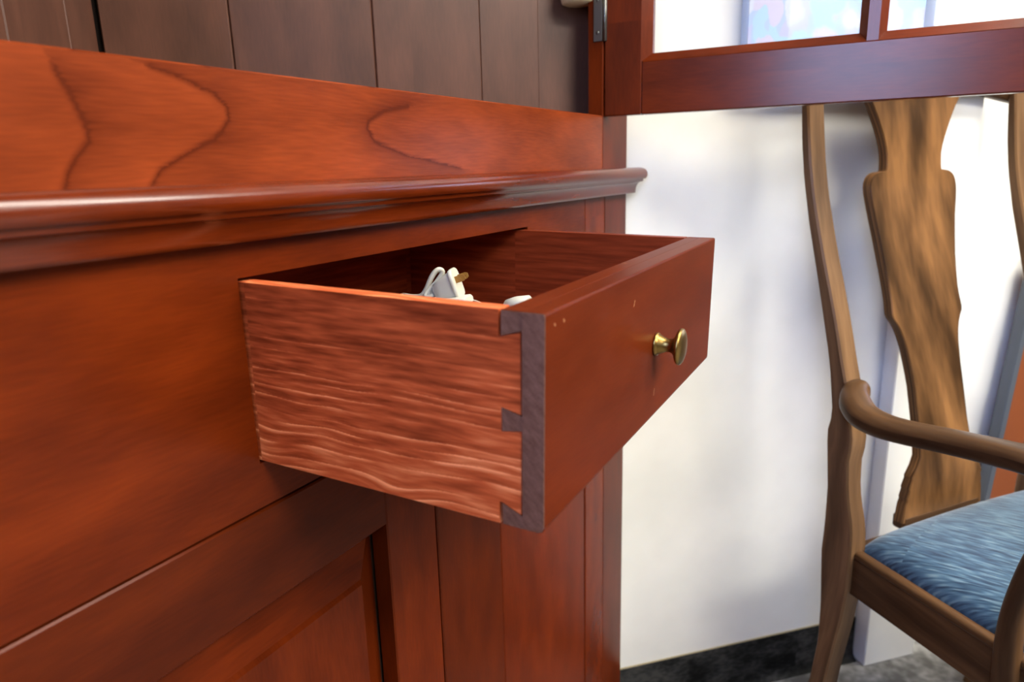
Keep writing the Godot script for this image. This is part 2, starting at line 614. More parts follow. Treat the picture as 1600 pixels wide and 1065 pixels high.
func build_room() -> void:
	var L := 5.4
	var H := 2.7
	var st := mb()
	bx(st, Vector3(-0.15, -0.1, -0.15), Vector3(L, 0.0, L), 0.0, 0)
	struct("floor", done(st), M.floor).transform = room
	st = mb()
	bx(st, Vector3(-0.15, H, -0.15), Vector3(L, H + 0.1, L), 0.0, 0)
	struct("ceiling", done(st), M.ceiling).transform = room
	st = mb()
	# right wall with two windows beyond the armchair
	var cuts := [[2.15, 3.25], [3.75, 4.95]]
	bx(st, Vector3(-0.15, 0.0, -0.15), Vector3(cuts[0][0], H, 0.0), 0.0, 0)
	bx(st, Vector3(cuts[0][1], 0.0, -0.15), Vector3(cuts[1][0], H, 0.0), 0.0, 0)
	bx(st, Vector3(cuts[1][1], 0.0, -0.15), Vector3(L, H, 0.0), 0.0, 0)
	for c in cuts:
		bx(st, Vector3(c[0], 0.0, -0.15), Vector3(c[1], 1.0, 0.0), 0.0, 0)
		bx(st, Vector3(c[0], 2.2, -0.15), Vector3(c[1], H, 0.0), 0.0, 0)
	struct("wall_right", done(st), M.wall).transform = room
	for k in 2:
		var c: Array = cuts[k]
		st = mb()
		for x in [c[0] + 0.02, c[1] - 0.02]:
			bx(st, Vector3(x - 0.02, 1.0, -0.10), Vector3(x + 0.02, 2.2, -0.04), 0.004, 1)
		for y in [1.02, 2.18]:
			bx(st, Vector3(c[0] + 0.04, y - 0.02, -0.10), Vector3(c[1] - 0.04, y + 0.02, -0.04), 0.004, 0)
		var wr := struct("window_%d" % (k + 2), done(st), M.white_pl)
		wr.transform = room
		st = mb()
		bx(st, Vector3(c[0] + 0.04, 1.04, -0.072), Vector3(c[1] - 0.04, 2.16, -0.068), 0.0, 0)
		put("pane", done(st), M.glass, wr)
	# left wall with a window opening
	var w0 := 1.12
	var w1 := 1.98
	var s0 := 1.12
	var s1 := 2.1
	st = mb()
	bx(st, Vector3(-0.15, 0.0, 0.0), Vector3(0.0, H, w0), 0.0, 2)
	bx(st, Vector3(-0.15, 0.0, w1), Vector3(0.0, H, L), 0.0, 2)
	bx(st, Vector3(-0.15, 0.0, w0), Vector3(0.0, s0, w1), 0.0, 2)
	bx(st, Vector3(-0.15, s1, w0), Vector3(0.0, H, w1), 0.0, 2)
	struct("wall_left", done(st), M.wall_shop).transform = room
	st = mb()
	bx(st, Vector3(-0.15, 0.0, L), Vector3(L + 0.15, H, L + 0.15), 0.0, 0)
	struct("wall_far", done(st), M.wall_shop).transform = room
	st = mb()
	bx(st, Vector3(L, 0.0, -0.15), Vector3(L + 0.15, H, L), 0.0, 2)
	struct("wall_side", done(st), M.wall_shop).transform = room
	# window frame
	st = mb()
	for z in [w0 + 0.02, w1 - 0.02]:
		bx(st, Vector3(-0.10, s0, z - 0.02), Vector3(-0.04, s1, z + 0.02), 0.004, 1)
	for y in [s0 + 0.02, s1 - 0.02]:
		bx(st, Vector3(-0.10, y - 0.02, w0 + 0.04), Vector3(-0.04, y + 0.02, w1 - 0.04), 0.004, 2)
	var wf := struct("window_1", done(st), M.white_pl)
	wf.transform = room
	st = mb()
	bx(st, Vector3(-0.072, s0 + 0.04, w0 + 0.04), Vector3(-0.068, s1 - 0.04, w1 - 0.04), 0.0, 2)
	put("pane", done(st), M.glass, wf)
	st = mb()
	bx(st, Vector3(-0.04, s0 - 0.03, w0 - 0.04), Vector3(0.03, s0, w1 + 0.04), 0.004, 2)
	put("sill", done(st), M.white_pl, wf)
	# vinyl baseboard with a toe, along the right wall up to the pilaster
	st = mb()
	var prof := [Vector2(0.0, 0.1), Vector2(0.0035, 0.0995), Vector2(0.0042, 0.097), Vector2(0.0045, 0.025), Vector2(0.007, 0.012), Vector2(0.012, 0.005), Vector2(0.018, 0.0)]
	var g := []
	var uv := []
	for p in prof:
		g.append([Vector3(0.74, p.y, p.x), Vector3(1.345, p.y, p.x)])
		uv.append([Vector2(0.74, p.y), Vector2(1.345, p.y)])
	grid(st, g, uv, false, true)
	struct("baseboard_right", done(st), M.base).transform = room
	st = mb()
	bx(st, Vector3(0.74, 0.0995, 0.0), Vector3(1.345, 0.1015, 0.003), 0.0005, 0)
	struct("trim_1", done(st), plain(Color8(150, 138, 108), 0.7)).transform = room
	# boxed pilaster standing a little proud of the wall
	st = mb()
	bx(st, Vector3(1.349, 0.0, 0.0), Vector3(1.478, 2.7, 0.035), 0.002, 1)
	struct("trim_2", done(st), M.wall).transform = room

# ---------------------------------------------------------------- the corner cupboard

func build_cabinet() -> void:
	var o := thing("corner_cupboard", Vector3.ZERO, "reddish stained cherry corner cupboard with an open drawer and open glass door", "cupboard")
	var st := mb()
	# rail above the waist moulding
	bx(st, Vector3(XL + 0.1, 1.040, -0.022), Vector3(0.665, 1.1225, 0.0), 0.0012, 0)
	put("upper_rail", done(st), M.rail, o)
	# upper stiles
	st = mb()
	bx(st, Vector3(0.665, 1.044, -0.0235), Vector3(XR, 2.15, 0.0), 0.0012, 1)
	put("stile", done(st), M.cherry_b, o)
	st = mb()
	bx(st, Vector3(XL, 1.044, -0.0235), Vector3(XL + 0.1, 2.15, 0.0), 0.0012, 1)
	put("stile", done(st), M.cherry, o)
	st = mb()
	bx(st, Vector3(XL + 0.1, 2.03, -0.0235), Vector3(0.665, 2.15, 0.0), 0.0012, 0)
	put("header_rail", done(st), M.cherry, o)
	# waist moulding scribed to the walls at both ends
	var prof := [Vector2(-0.02, 1.0478), Vector2(0.0150, 1.0478), Vector2(0.0185, 1.0474), Vector2(0.0218, 1.0460), Vector2(0.0244, 1.0436), Vector2(0.0259, 1.0405), Vector2(0.0263, 1.0372), Vector2(0.0258, 1.0340), Vector2(0.0247, 1.0314), Vector2(0.0236, 1.0302)]
	var prof2 := [Vector2(0.0236, 1.0302), Vector2(0.0212, 1.0298), Vector2(0.0208, 1.0270), Vector2(0.0200, 1.0258)]
	var prof3 := [Vector2(0.0200, 1.0258), Vector2(0.0168, 1.0250), Vector2(0.0146, 1.0228), Vector2(0.0130, 1.0196), Vector2(0.0120, 1.0158), Vector2(0.0114, 1.0118), Vector2(0.0112, 1.0082), Vector2(-0.002, 1.0080)]
	st = mb()
	var gi := 1
	var all := []
	for pr in [prof, prof2, prof3]:
		var g := []
		var uv := []
		var run := 0.0
		for p in pr:
			all.append(p)
			var row := []
			var ur := []
			for k in 13:
				var x := lerpf(XL - p.x, XR + p.x, k / 12.0)
				row.append(Vector3(x, p.y, p.x))
				ur.append(Vector2(x, p.y * 1.3 + p.x))
			g.append(row)
			uv.append(ur)
		grid(st, g, uv, false, true, gi)
		gi += 1
	for e in [[XR, 1.0], [XL, -1.0]]:
		for k in all.size() - 1:
			var a: Vector2 = all[k]
			var b: Vector2 = all[k + 1]
			var pa := Vector3(e[0] + e[1] * a.x, a.y, a.x)
			var pb := Vector3(e[0] + e[1] * b.x, b.y, b.x)
			var pc := Vector3(e[0] - e[1] * 0.002, 1.03, -0.002)
			tri(st, pa, pb, pc, Vector2(a.x, a.y), Vector2(b.x, b.y), Vector2.ZERO, Vector3(e[1], 0, -1.0))
	put("waist_moulding", done(st), M.moulding, o)
	# front board round the drawer opening
	st = mb()
	var z0 := -0.022
	bx(st, Vector3(XL, 0.808, z0), Vector3(-0.0012, 1.0475, 0.0), 0.0, 0)
	bx(st, Vector3(CW + 0.0015, 0.808, z0), Vector3(0.5998, 1.0475, 0.0), 0.0, 0)
	bx(st, Vector3(-0.0012, 0.9825, z0), Vector3(CW + 0.0015, 1.0475, 0.0), 0.0, 0)
	bx(st, Vector3(-0.0012, 0.808, z0), Vector3(CW + 0.0015, 0.8425, 0.0), 0.0, 0)
	put("drawer_rail", done(st), M.cherry, o)
	# upright boards of the lower front
	st = mb()
	bx(st, Vector3(0.2130, 0.1, z0), Vector3(0.3405, 0.8055, 0.0), 0.0012, 1)
	put("stile", done(st), M.cherry_c, o)
	st = mb()
	bx(st, Vector3(0.3415, 0.1, z0), Vector3(0.5955, 0.8055, 0.0), 0.0012, 1)
	put("front_board", done(st), M.cherry_b, o)
	st = mb()
	bx(st, Vector3(0.6005, 0.0, z0), Vector3(0.6740, 1.0475, 0.0), 0.0015, 1)
	put("stile", done(st), M.cherry, o)
	st = mb()
	bx(st, Vector3(0.6746, 0.0, z0), Vector3(XR, 1.0475, 0.0), 0.0012, 1)
	put("corner_stile", done(st), M.cherry_c, o)
	st = mb()
	bx(st, Vector3(XL, 0.0, z0), Vector3(-0.2920, 0.805, 0.0), 0.0012, 1)
	put("stile", done(st), M.cherry_b, o)
	st = mb()
	bx(st, Vector3(-0.2900, 0.0, z0 - 0.002), Vector3(0.599, 0.098, -0.004), 0.0012, 0)
	put("base_board", done(st), M.cherry_b, o)
	# dark inner carcass that closes the gaps
	st = mb()
	bx(st, Vector3(XL + 0.02, 0.02, -0.038), Vector3(-0.004, 1.03, -0.026), 0.0, 1)
	bx(st, Vector3(CW + 0.006, 0.02, -0.034), Vector3(XR - 0.03, 1.03, -0.024), 0.0, 1)
	bx(st, Vector3(-0.004, 0.02, -0.034), Vector3(CW + 0.006, 0.835, -0.024), 0.0, 1)
	bx(st, Vector3(0.005, 0.05, 0.003), Vector3(0.775, 2.12, 0.011), 0.0, 1, Vector2.ZERO, room)
	bx(st, Vector3(0.004, 0.05, 0.012), Vector3(0.046, 2.12, 0.770), 0.0, 1, Vector2.ZERO, room)
	put("carcass", done(st), M.dark, o)
	# floor of the upper part, floor over the doors, ceiling of the upper part
	var tri_poly := PackedVector2Array([Vector2(XL + 0.03, -0.024), Vector2(XR - 0.03, -0.024), Vector2(A.x + 0.02, A.z + 0.05), Vector2(A.x - 0.02, A.z + 0.05)])
	var tip := Transform3D(Basis(Vector3.RIGHT, Vector3(0, 0, 1), Vector3(0, -1, 0)), Vector3.ZERO)
	st = mb()
	prism(st, tri_poly, -1.062, -1.044, 0, Vector2.ZERO, tip)
	put("shelf", done(st), M.cherry_c, o)
	st = mb()
	prism(st, tri_poly, -2.14, -2.12, 0, Vector2.ZERO, tip)
	put("top_board", done(st), M.cherry_c, o)
	st = mb()
	prism(st, tri_poly, -0.826, -0.812, 0, Vector2.ZERO, tip)
	put("drawer_runner_board", done(st), M.void_wood, o)
	# plank backs on both walls
	var seams := [0.070, 0.2235, 0.4080, 0.5590, 0.6450, 0.772]
	for k in seams.size() - 1:
		st = mb()
		bx(st, Vector3(seams[k] + (0.0004 if k < 3 else 0.0), 0.05, 0.012), Vector3(seams[k + 1] - (0.0004 if k < 2 else 0.0), 2.12, 0.030), 0.0016 if k < 3 else 0.0004, 1, Vector2(0.31 * k, 0.17 * k), room)
		put("back_plank", done(st), M.cherry_plank, o)
	var lseams := [0.0, 0.15, 0.33, 0.50, 0.64, 0.772]
	for k in lseams.size() - 1:
		st = mb()
		bx(st, Vector3(0.048, 0.05, maxf(lseams[k], 0.034)), Vector3(0.066, 2.12, lseams[k + 1] - 0.001) , 0.0022, 1, Vector2(0.27 * k, 0.11 * k), room)
		put("back_plank", done(st), M.cherry_plank, o)
	lower_door(o)
	drawer(o)
	glass_door(o)

func lower_door(o: Node3D) -> void:
	var st := mb()
	var d0 := -0.2900
	var d1 := 0.2113
	var top := 0.8052
	var sw := 0.0765
	bx(st, Vector3(d1 - sw, 0.103, -0.022), Vector3(d1, top, -0.0004), 0.0014, 1)
	var door := put("lower_door", done(st), M.cherry_b, o)
	st = mb()
	bx(st, Vector3(d0, 0.103, -0.022), Vector3(d0 + sw, top, -0.0004), 0.0014, 1)
	put("stile", done(st), M.cherry_b, door)
	st = mb()
	bx(st, Vector3(d0 + sw, 0.7260, -0.022), Vector3(d1 - sw, top, -0.0004), 0.0014, 0)
	put("rail", done(st), M.cherry_c, door)
	st = mb()
	bx(st, Vector3(d0 + sw, 0.103, -0.022), Vector3(d1 - sw, 0.19, -0.0004), 0.0014, 0)
	put("rail", done(st), M.cherry_c, door)
	# raised panel: field, step and wide bevels
	st = mb()
	var x0 := d0 + sw
	var x1 := d1 - sw
	var y0 := 0.19
	var y1 := 0.726
	var b := 0.036
	var zf := -0.0022
	var zs := -0.0060
	var zb := -0.0240
	var o4 := [Vector3(x0, y0, zb), Vector3(x1, y0, zb), Vector3(x1, y1, zb), Vector3(x0, y1, zb)]
	var i4 := [Vector3(x0 + b, y0 + b, zs), Vector3(x1 - b, y0 + b, zs), Vector3(x1 - b, y1 - b - 0.004, zs), Vector3(x0 + b, y1 - b - 0.004, zs)]
	var f4 := []
	for p in i4:
		var c := Vector3((x0 + x1) / 2, (y0 + y1) / 2, 0)
		f4.append(Vector3(p.x - signf(p.x - c.x) * 0.003, p.y - signf(p.y - c.y) * 0.003, zf))
	face(st, f4, Vector3(0, 0, 1), 1, Vector2.ZERO, Transform3D.IDENTITY)
	for k in 4:
		var m := (k + 1) % 4
		var n := Vector3((o4[k].x + o4[m].x) - (x0 + x1), (o4[k].y + o4[m].y) - (y0 + y1), 0).normalized()
		face(st, [o4[k], o4[m], i4[m], i4[k]], (n * 0.25 + Vector3(0, 0, 1)).normalized(), 1 if k % 2 == 1 else 0, Vector2.ZERO, Transform3D.IDENTITY)
		face(st, [i4[k], i4[m], f4[m], f4[k]], (n + Vector3(0, 0, 0.8)).normalized(), 1, Vector2.ZERO, Transform3D.IDENTITY)
	put("raised_panel", done(st), M.cherry, door)

func drawer(o: Node3D) -> void:
	# local frame: x across, y down from the top edge, z out of the cabinet
	var W := CW - 0.0022
	var D := 0.2347          # how far the front stands out
	var H := 0.135
	var B := Basis(Vector3(0.9996, -0.0006, -0.0280), Vector3(0, 0.9997, -0.0229), Vector3(0.0280, 0.0229, 0.9993))
	B = Basis(Vector3(0.99961, 0.0, -0.02796), Vector3(0.00064, 0.99974, 0.02286), Vector3(0.02796, -0.02287, 0.99935)).orthonormalized()
	var at := Vector3(0.0009, Y_OPEN - 0.0003, 0.0031)
	var st := mb()
	var tk := 0.0135        # thickness of the sides
	var zl := 0.2203        # back of the solid lap of the front
	var zi := 0.2066        # back face of the front
	# the front: lap in full width plus the body between the sides
	front_board(st, W, H, zl, D, zi, tk)
	var pins := [
		[Vector2(zi, 0.0), Vector2(zl + 0.0002, 0.0), Vector2(zl + 0.0002, -0.0110), Vector2(zi, -0.0152)],
		[Vector2(zi, -0.0590), Vector2(zl + 0.0002, -0.0628), Vector2(zl + 0.0002, -0.0717), Vector2(zi, -0.0738)],
		[Vector2(zi, -0.1212), Vector2(zl + 0.0002, -0.1270), Vector2(zl + 0.0002, -H), Vector2(zi, -H)],
	]
	for s in [0, 1]:
		for p in pins:
			prism(st, PackedVector2Array(p), 0.0, tk - 0.0007, 2, Vector2.ZERO, Transform3D(Basis(Vector3(0, 0, 1), Vector3.UP, Vector3(-1, 0, 0)), Vector3(tk if s == 0 else W - 0.0006, 0, 0)))
	var dr := put("drawer", done(st), M.front, o)
	dr.transform = Transform3D(B, at)
	# end grain of the front: the lap edge with its three pins, one on each end
	for s in [0, 1]:
		var tp := Transform3D(Basis(Vector3(0, 0, 1), Vector3.UP, Vector3(-1, 0, 0)), Vector3(tk if s == 0 else W, 0, 0))
		for p in pins:
			st = mb()
			var q := PackedVector2Array(p)
			if q[0].y == 0.0:
				q[0].y = -0.0004
				q[1].y = -0.0004
			prism(st, q, 0.0, 0.0007, 1, Vector2.ZERO, Transform3D(tp.basis, Vector3(0.0007 if s == 0 else W + 0.0002, 0, 0)))
			put("dovetail_pin", done(st), M.endgrain, dr)
		st = mb()
		var rr := 0.004
		prism(st, PackedVector2Array([Vector2(zl, -0.0003), Vector2(D - 0.0012, -0.0003), Vector2(D - 0.0002, -0.0012), Vector2(D - 0.0002, -H + rr), Vector2(D - 0.0004 - rr * 0.3, -H + rr * 0.3), Vector2(D - rr, -H + 0.0003), Vector2(zl, -H + 0.0003)]), 0.0, 0.0009, 1, Vector2.ZERO, Transform3D(tp.basis, Vector3(0.0004 if s == 0 else W + 0.0005, 0, 0)))
		put("end_grain", done(st), M.endgrain, dr)
	# the sides with their tails
	for s in [0, 1]:
		st = mb()
		var g := 0.0013
		var zb := -0.17
		var poly := PackedVector2Array([
			Vector2(zb, 0.0), Vector2(zi - 0.0016, 0.0), Vector2(zi - 0.0022, -0.0162), Vector2(zl - g, -0.0110 - g), Vector2(zl - g * 0.8, -0.0622 + g * 0.4),
			Vector2(zi - g * 0.4, -0.0590 + g * 0.2), Vector2(zi - g * 0.4, -0.0738 - g * 0.3), Vector2(zl - g * 0.5, -0.0717 - g * 0.3), Vector2(zl - g * 0.8, -0.1262 + g * 0.2),
			Vector2(zi - 0.0004, -0.1204), Vector2(zi - 0.0026, -0.1208), Vector2(zi - 0.0022, -H), Vector2(zb, -H)])
		var tp := Transform3D(Basis(Vector3(0, 0, 1), Vector3.UP, Vector3(-1, 0, 0)), Vector3(tk if s == 0 else W - 0.0002, 0, 0))
		prism(st, poly, 0.0, tk - 0.0002, 0, Vector2(0.0, 0.0), tp)
		put("side_panel", done(st), M.pine if s == 0 else M.pine_in, dr)
	st = mb()
	bx(st, Vector3(tk, -H + 0.012, -0.168), Vector3(W - tk, -0.004, -0.156), 0.001, 0)
	put("back_panel", done(st), M.pine_in, dr)
	st = mb()
	bx(st, Vector3(tk - 0.003, -H + 0.008, -0.160), Vector3(W - tk + 0.003, -H + 0.014, zi + 0.003), 0.0, 0)
	put("bottom_panel", done(st), M.pine_in, dr)
	# brass mushroom knob
	st = mb()
	var kn := [Vector2(0.0, 0.0), Vector2(0.0098, 0.0), Vector2(0.0100, 0.0010), Vector2(0.0097, 0.0022), Vector2(0.0086, 0.0030), Vector2(0.0083, 0.0036), Vector2(0.0080, 0.0046), Vector2(0.0069, 0.0066), Vector2(0.0060, 0.0090), Vector2(0.0056, 0.0115), Vector2(0.0060, 0.0138), Vector2(0.0074, 0.0158), Vector2(0.0104, 0.0174), Vector2(0.0136, 0.0186), Vector2(0.0150, 0.0196), Vector2(0.01545, 0.0208), Vector2(0.0152, 0.0219), Vector2(0.0141, 0.0228), Vector2(0.0112, 0.0239), Vector2(0.0070, 0.0247), Vector2(0.0030, 0.0250), Vector2(0.0, 0.0251)]
	lathe(st, kn, Transform3D(Basis(Vector3.RIGHT, Vector3(0, 0, 1), Vector3(0, -1, 0)), Vector3(0.2175, -0.0683, D)), 40)
	put("knob", done(st), M.brass, dr)

func front_board(st: SurfaceTool, W: float, H: float, zl: float, D: float, zi: float, tk: float) -> void:
	# lap: rounded lower edge, softened upper edge, extruded across
	var r := 0.004
	var prof := PackedVector2Array([Vector2(zl, 0.0), Vector2(D - 0.0014, 0.0), Vector2(D - 0.0005, -0.0004), Vector2(D, -0.0013), Vector2(D, -H + r), Vector2(D - r * 0.12, -H + r * 0.5), Vector2(D - r * 0.5, -H + r * 0.12), Vector2(D - r, -H), Vector2(zl, -H)])
	var tp := Transform3D(Basis(Vector3(0, 0, 1), Vector3.UP, Vector3(-1, 0, 0)), Vector3(W - 0.0004, 0, 0))
	prism(st, prof, 0.0, W - 0.0008, 2, Vector2.ZERO, tp)
	bx(st, Vector3(tk + 0.0002, -H, zi), Vector3(W - tk - 0.0002, -0.00002, zl), 0.0004, 0)
	# tongues behind the open joints
	for x in [[0.0055, tk + 0.001], [W - tk - 0.001, W - 0.006]]:
		bx(st, Vector3(x[0], -H + 0.0015, zi - 0.005), Vector3(x[1], -0.0025, zl + 0.0005), 0.0, 0)

func glass_door(o: Node3D) -> void:
	# door frame local: x along the door from the hinge, y up, z = thickness; the inner face is at z = 0 and the outer at z = -t
	var ang := deg_to_rad(86.0)
	var dx := Vector3(cos(ang), 0, sin(ang))
	var dz := dx.cross(Vector3.UP)
	var t := Transform3D(Basis(dx, Vector3.UP, dz), Vector3(0.6665, 0.0, 0.0015))
	var L := 0.905
	var y0 := 1.1215
	var y1 := 2.03
	var th := 0.021
	var sw := 0.0545
	var rw := 0.071
	var st := mb()
	bx(st, Vector3(0.0, y0, -th), Vector3(sw, y1, 0.0), 0.0015, 1)
	var door := put("glass_door", done(st), M.door, o)
	door.transform = t
	st = mb()
	bx(st, Vector3(L - sw, y0, -th), Vector3(L, y1, 0.0), 0.0015, 1)
	put("stile", done(st), M.door, door)
	for yy in [y0, y1 - rw]:
		st = mb()
		bx(st, Vector3(sw, yy, -th), Vector3(L - sw, yy + rw, -0.0003), 0.0015, 0)
		put("rail", done(st), M.door, door)
	# muntins: two uprights and two cross bars, flat with bevelled sides
	for mx in [0.3425, L - 0.3425]:
		st = mb()
		bar(st, Vector3(mx, y0 + rw, -th), Vector3(mx, y1 - rw, -th), Vector3.RIGHT, 0.0065, 0.0155, th - 0.001)
		put("muntin", done(st), M.door, door)
	for my in [1.48, 1.75]:
		st = mb()
		bar(st, Vector3(sw, my, -th), Vector3(L - sw, my, -th), Vector3.UP, 0.0065, 0.0155, th - 0.0014)
		put("muntin", done(st), M.door, door)
	# sticking: the bevel round the opening
	st = mb()
	bar_half(st, Vector3(sw, y0 + rw, 0), Vector3(L - sw, y0 + rw, 0), Vector3.UP, 0.0105, th)
	put("sticking", done(st), M.door, door)
	st = mb()
	bar_half(st, Vector3(sw, y0 + rw, 0), Vector3(sw, y1 - rw, 0), Vector3.RIGHT, 0.0125, th)
	put("sticking", done(st), M.door, door)
	st = mb()
	bar_half(st, Vector3(L - sw, y0 + rw, 0), Vector3(L - sw, y1 - rw, 0), Vector3.LEFT, 0.0125, th)
	put("sticking", done(st), M.door, door)
	# panes between the bars
	var xs := [sw + 0.006, 0.3425, L - 0.3425, L - sw - 0.006]
	var ys := [y0 + rw + 0.004, 1.48, 1.75, y1 - rw - 0.004]
	for i in 3:
		for j in 3:
			st = mb()
			bx(st, Vector3(xs[i], ys[j], -0.0145), Vector3(xs[i + 1], ys[j + 1], -0.0125), 0.0, 0)
			put("pane", done(st), M.glass, door)
	# butt hinge leaves on the edge of the stile
	for hy in [1.2235, 1.86]:
		st = mb()
		bx(st, Vector3(-0.0022, hy, -0.0135), Vector3(-0.0004, hy + 0.07, 0.0), 0.0008, 1, Vector2.ZERO, t.affine_inverse() * Transform3D(Basis(Vector3(1, 0, 0), Vector3.UP, Vector3(0, 0, 1)), Vector3(0.6656, 0, -0.001)))
		lathe(st, [Vector2(0.0, 0.0), Vector2(0.0032, 0.0), Vector2(0.0032, 0.07), Vector2(0.0, 0.07)], t.affine_inverse() * Transform3D(Basis.IDENTITY, Vector3(0.6650, hy, 0.0025)), 14)
		for sy in [0.012, 0.0545]:
			lathe(st, [Vector2(0.0026, 0.0), Vector2(0.0026, 0.0004), Vector2(0.0014, 0.0009), Vector2(0.0, 0.0009)], t.affine_inverse() * Transform3D(Basis(Vector3(0, 1, 0), Vector3(-1, 0, 0), Vector3(0, 0, 1)), Vector3(0.6634, hy + sy, -0.008)), 12)
		put("hinge", done(st), M.steel, door)

# a glazing bar: flat of half width a on top, bevelled down to half width b at the glass
func bar(st: SurfaceTool, p0: Vector3, p1: Vector3, side: Vector3, a: float, b: float, h: float) -> void:
	var up := Vector3(0, 0, 1)
	var sec := [[-b, 0.0], [b, 0.0], [b, h * 0.45], [a, h], [-a, h], [-b, h * 0.45]]
	var c := (p0 + p1) * 0.5 + up * h * 0.4
	var gr := 1 if absf(p1.y - p0.y) > 0.01 else 0
	for k in 6:
		var m := (k + 1) % 6
		var q := [p0 + side * sec[k][0] + up * sec[k][1], p1 + side * sec[k][0] + up * sec[k][1], p1 + side * sec[m][0] + up * sec[m][1], p0 + side * sec[m][0] + up * sec[m][1]]
		var mid: Vector3 = (q[0] + q[1] + q[2] + q[3]) * 0.25 - c
		mid -= (p1 - p0).normalized() * mid.dot((p1 - p0).normalized())
		face(st, q, mid.normalized(), gr, Vector2.ZERO, Transform3D.IDENTITY)

# a bevelled fillet against the frame: outer edge on the inner face, sloping w inwards down to the glass
func bar_half(st: SurfaceTool, p0: Vector3, p1: Vector3, side: Vector3, w: float, th: float) -> void:
	var up := Vector3(0, 0, 1)
	var sec := [[-0.0005, -0.0006], [w, -th * 0.5], [w, -th], [-0.0005, -th]]
	var gr := 1 if absf(p1.y - p0.y) > 0.01 else 0
	var c := (p0 + p1) * 0.5 + side * w * 0.4 - up * th * 0.7
	for k in 4:
		var m := (k + 1) % 4
		var q := [p0 + side * sec[k][0] + up * sec[k][1], p1 + side * sec[k][0] + up * sec[k][1], p1 + side * sec[m][0] + up * sec[m][1], p0 + side * sec[m][0] + up * sec[m][1]]
		var mid: Vector3 = (q[0] + q[1] + q[2] + q[3]) * 0.25 - c
		mid -= (p1 - p0).normalized() * mid.dot((p1 - p0).normalized())
		face(st, q, mid.normalized(), gr, Vector2.ZERO, Transform3D.IDENTITY)

# ---------------------------------------------------------------- the armchair

func cp(u: float, y: float, v: float) -> Vector3:
	return Vector3(u * K, y * K + KY, v * K)

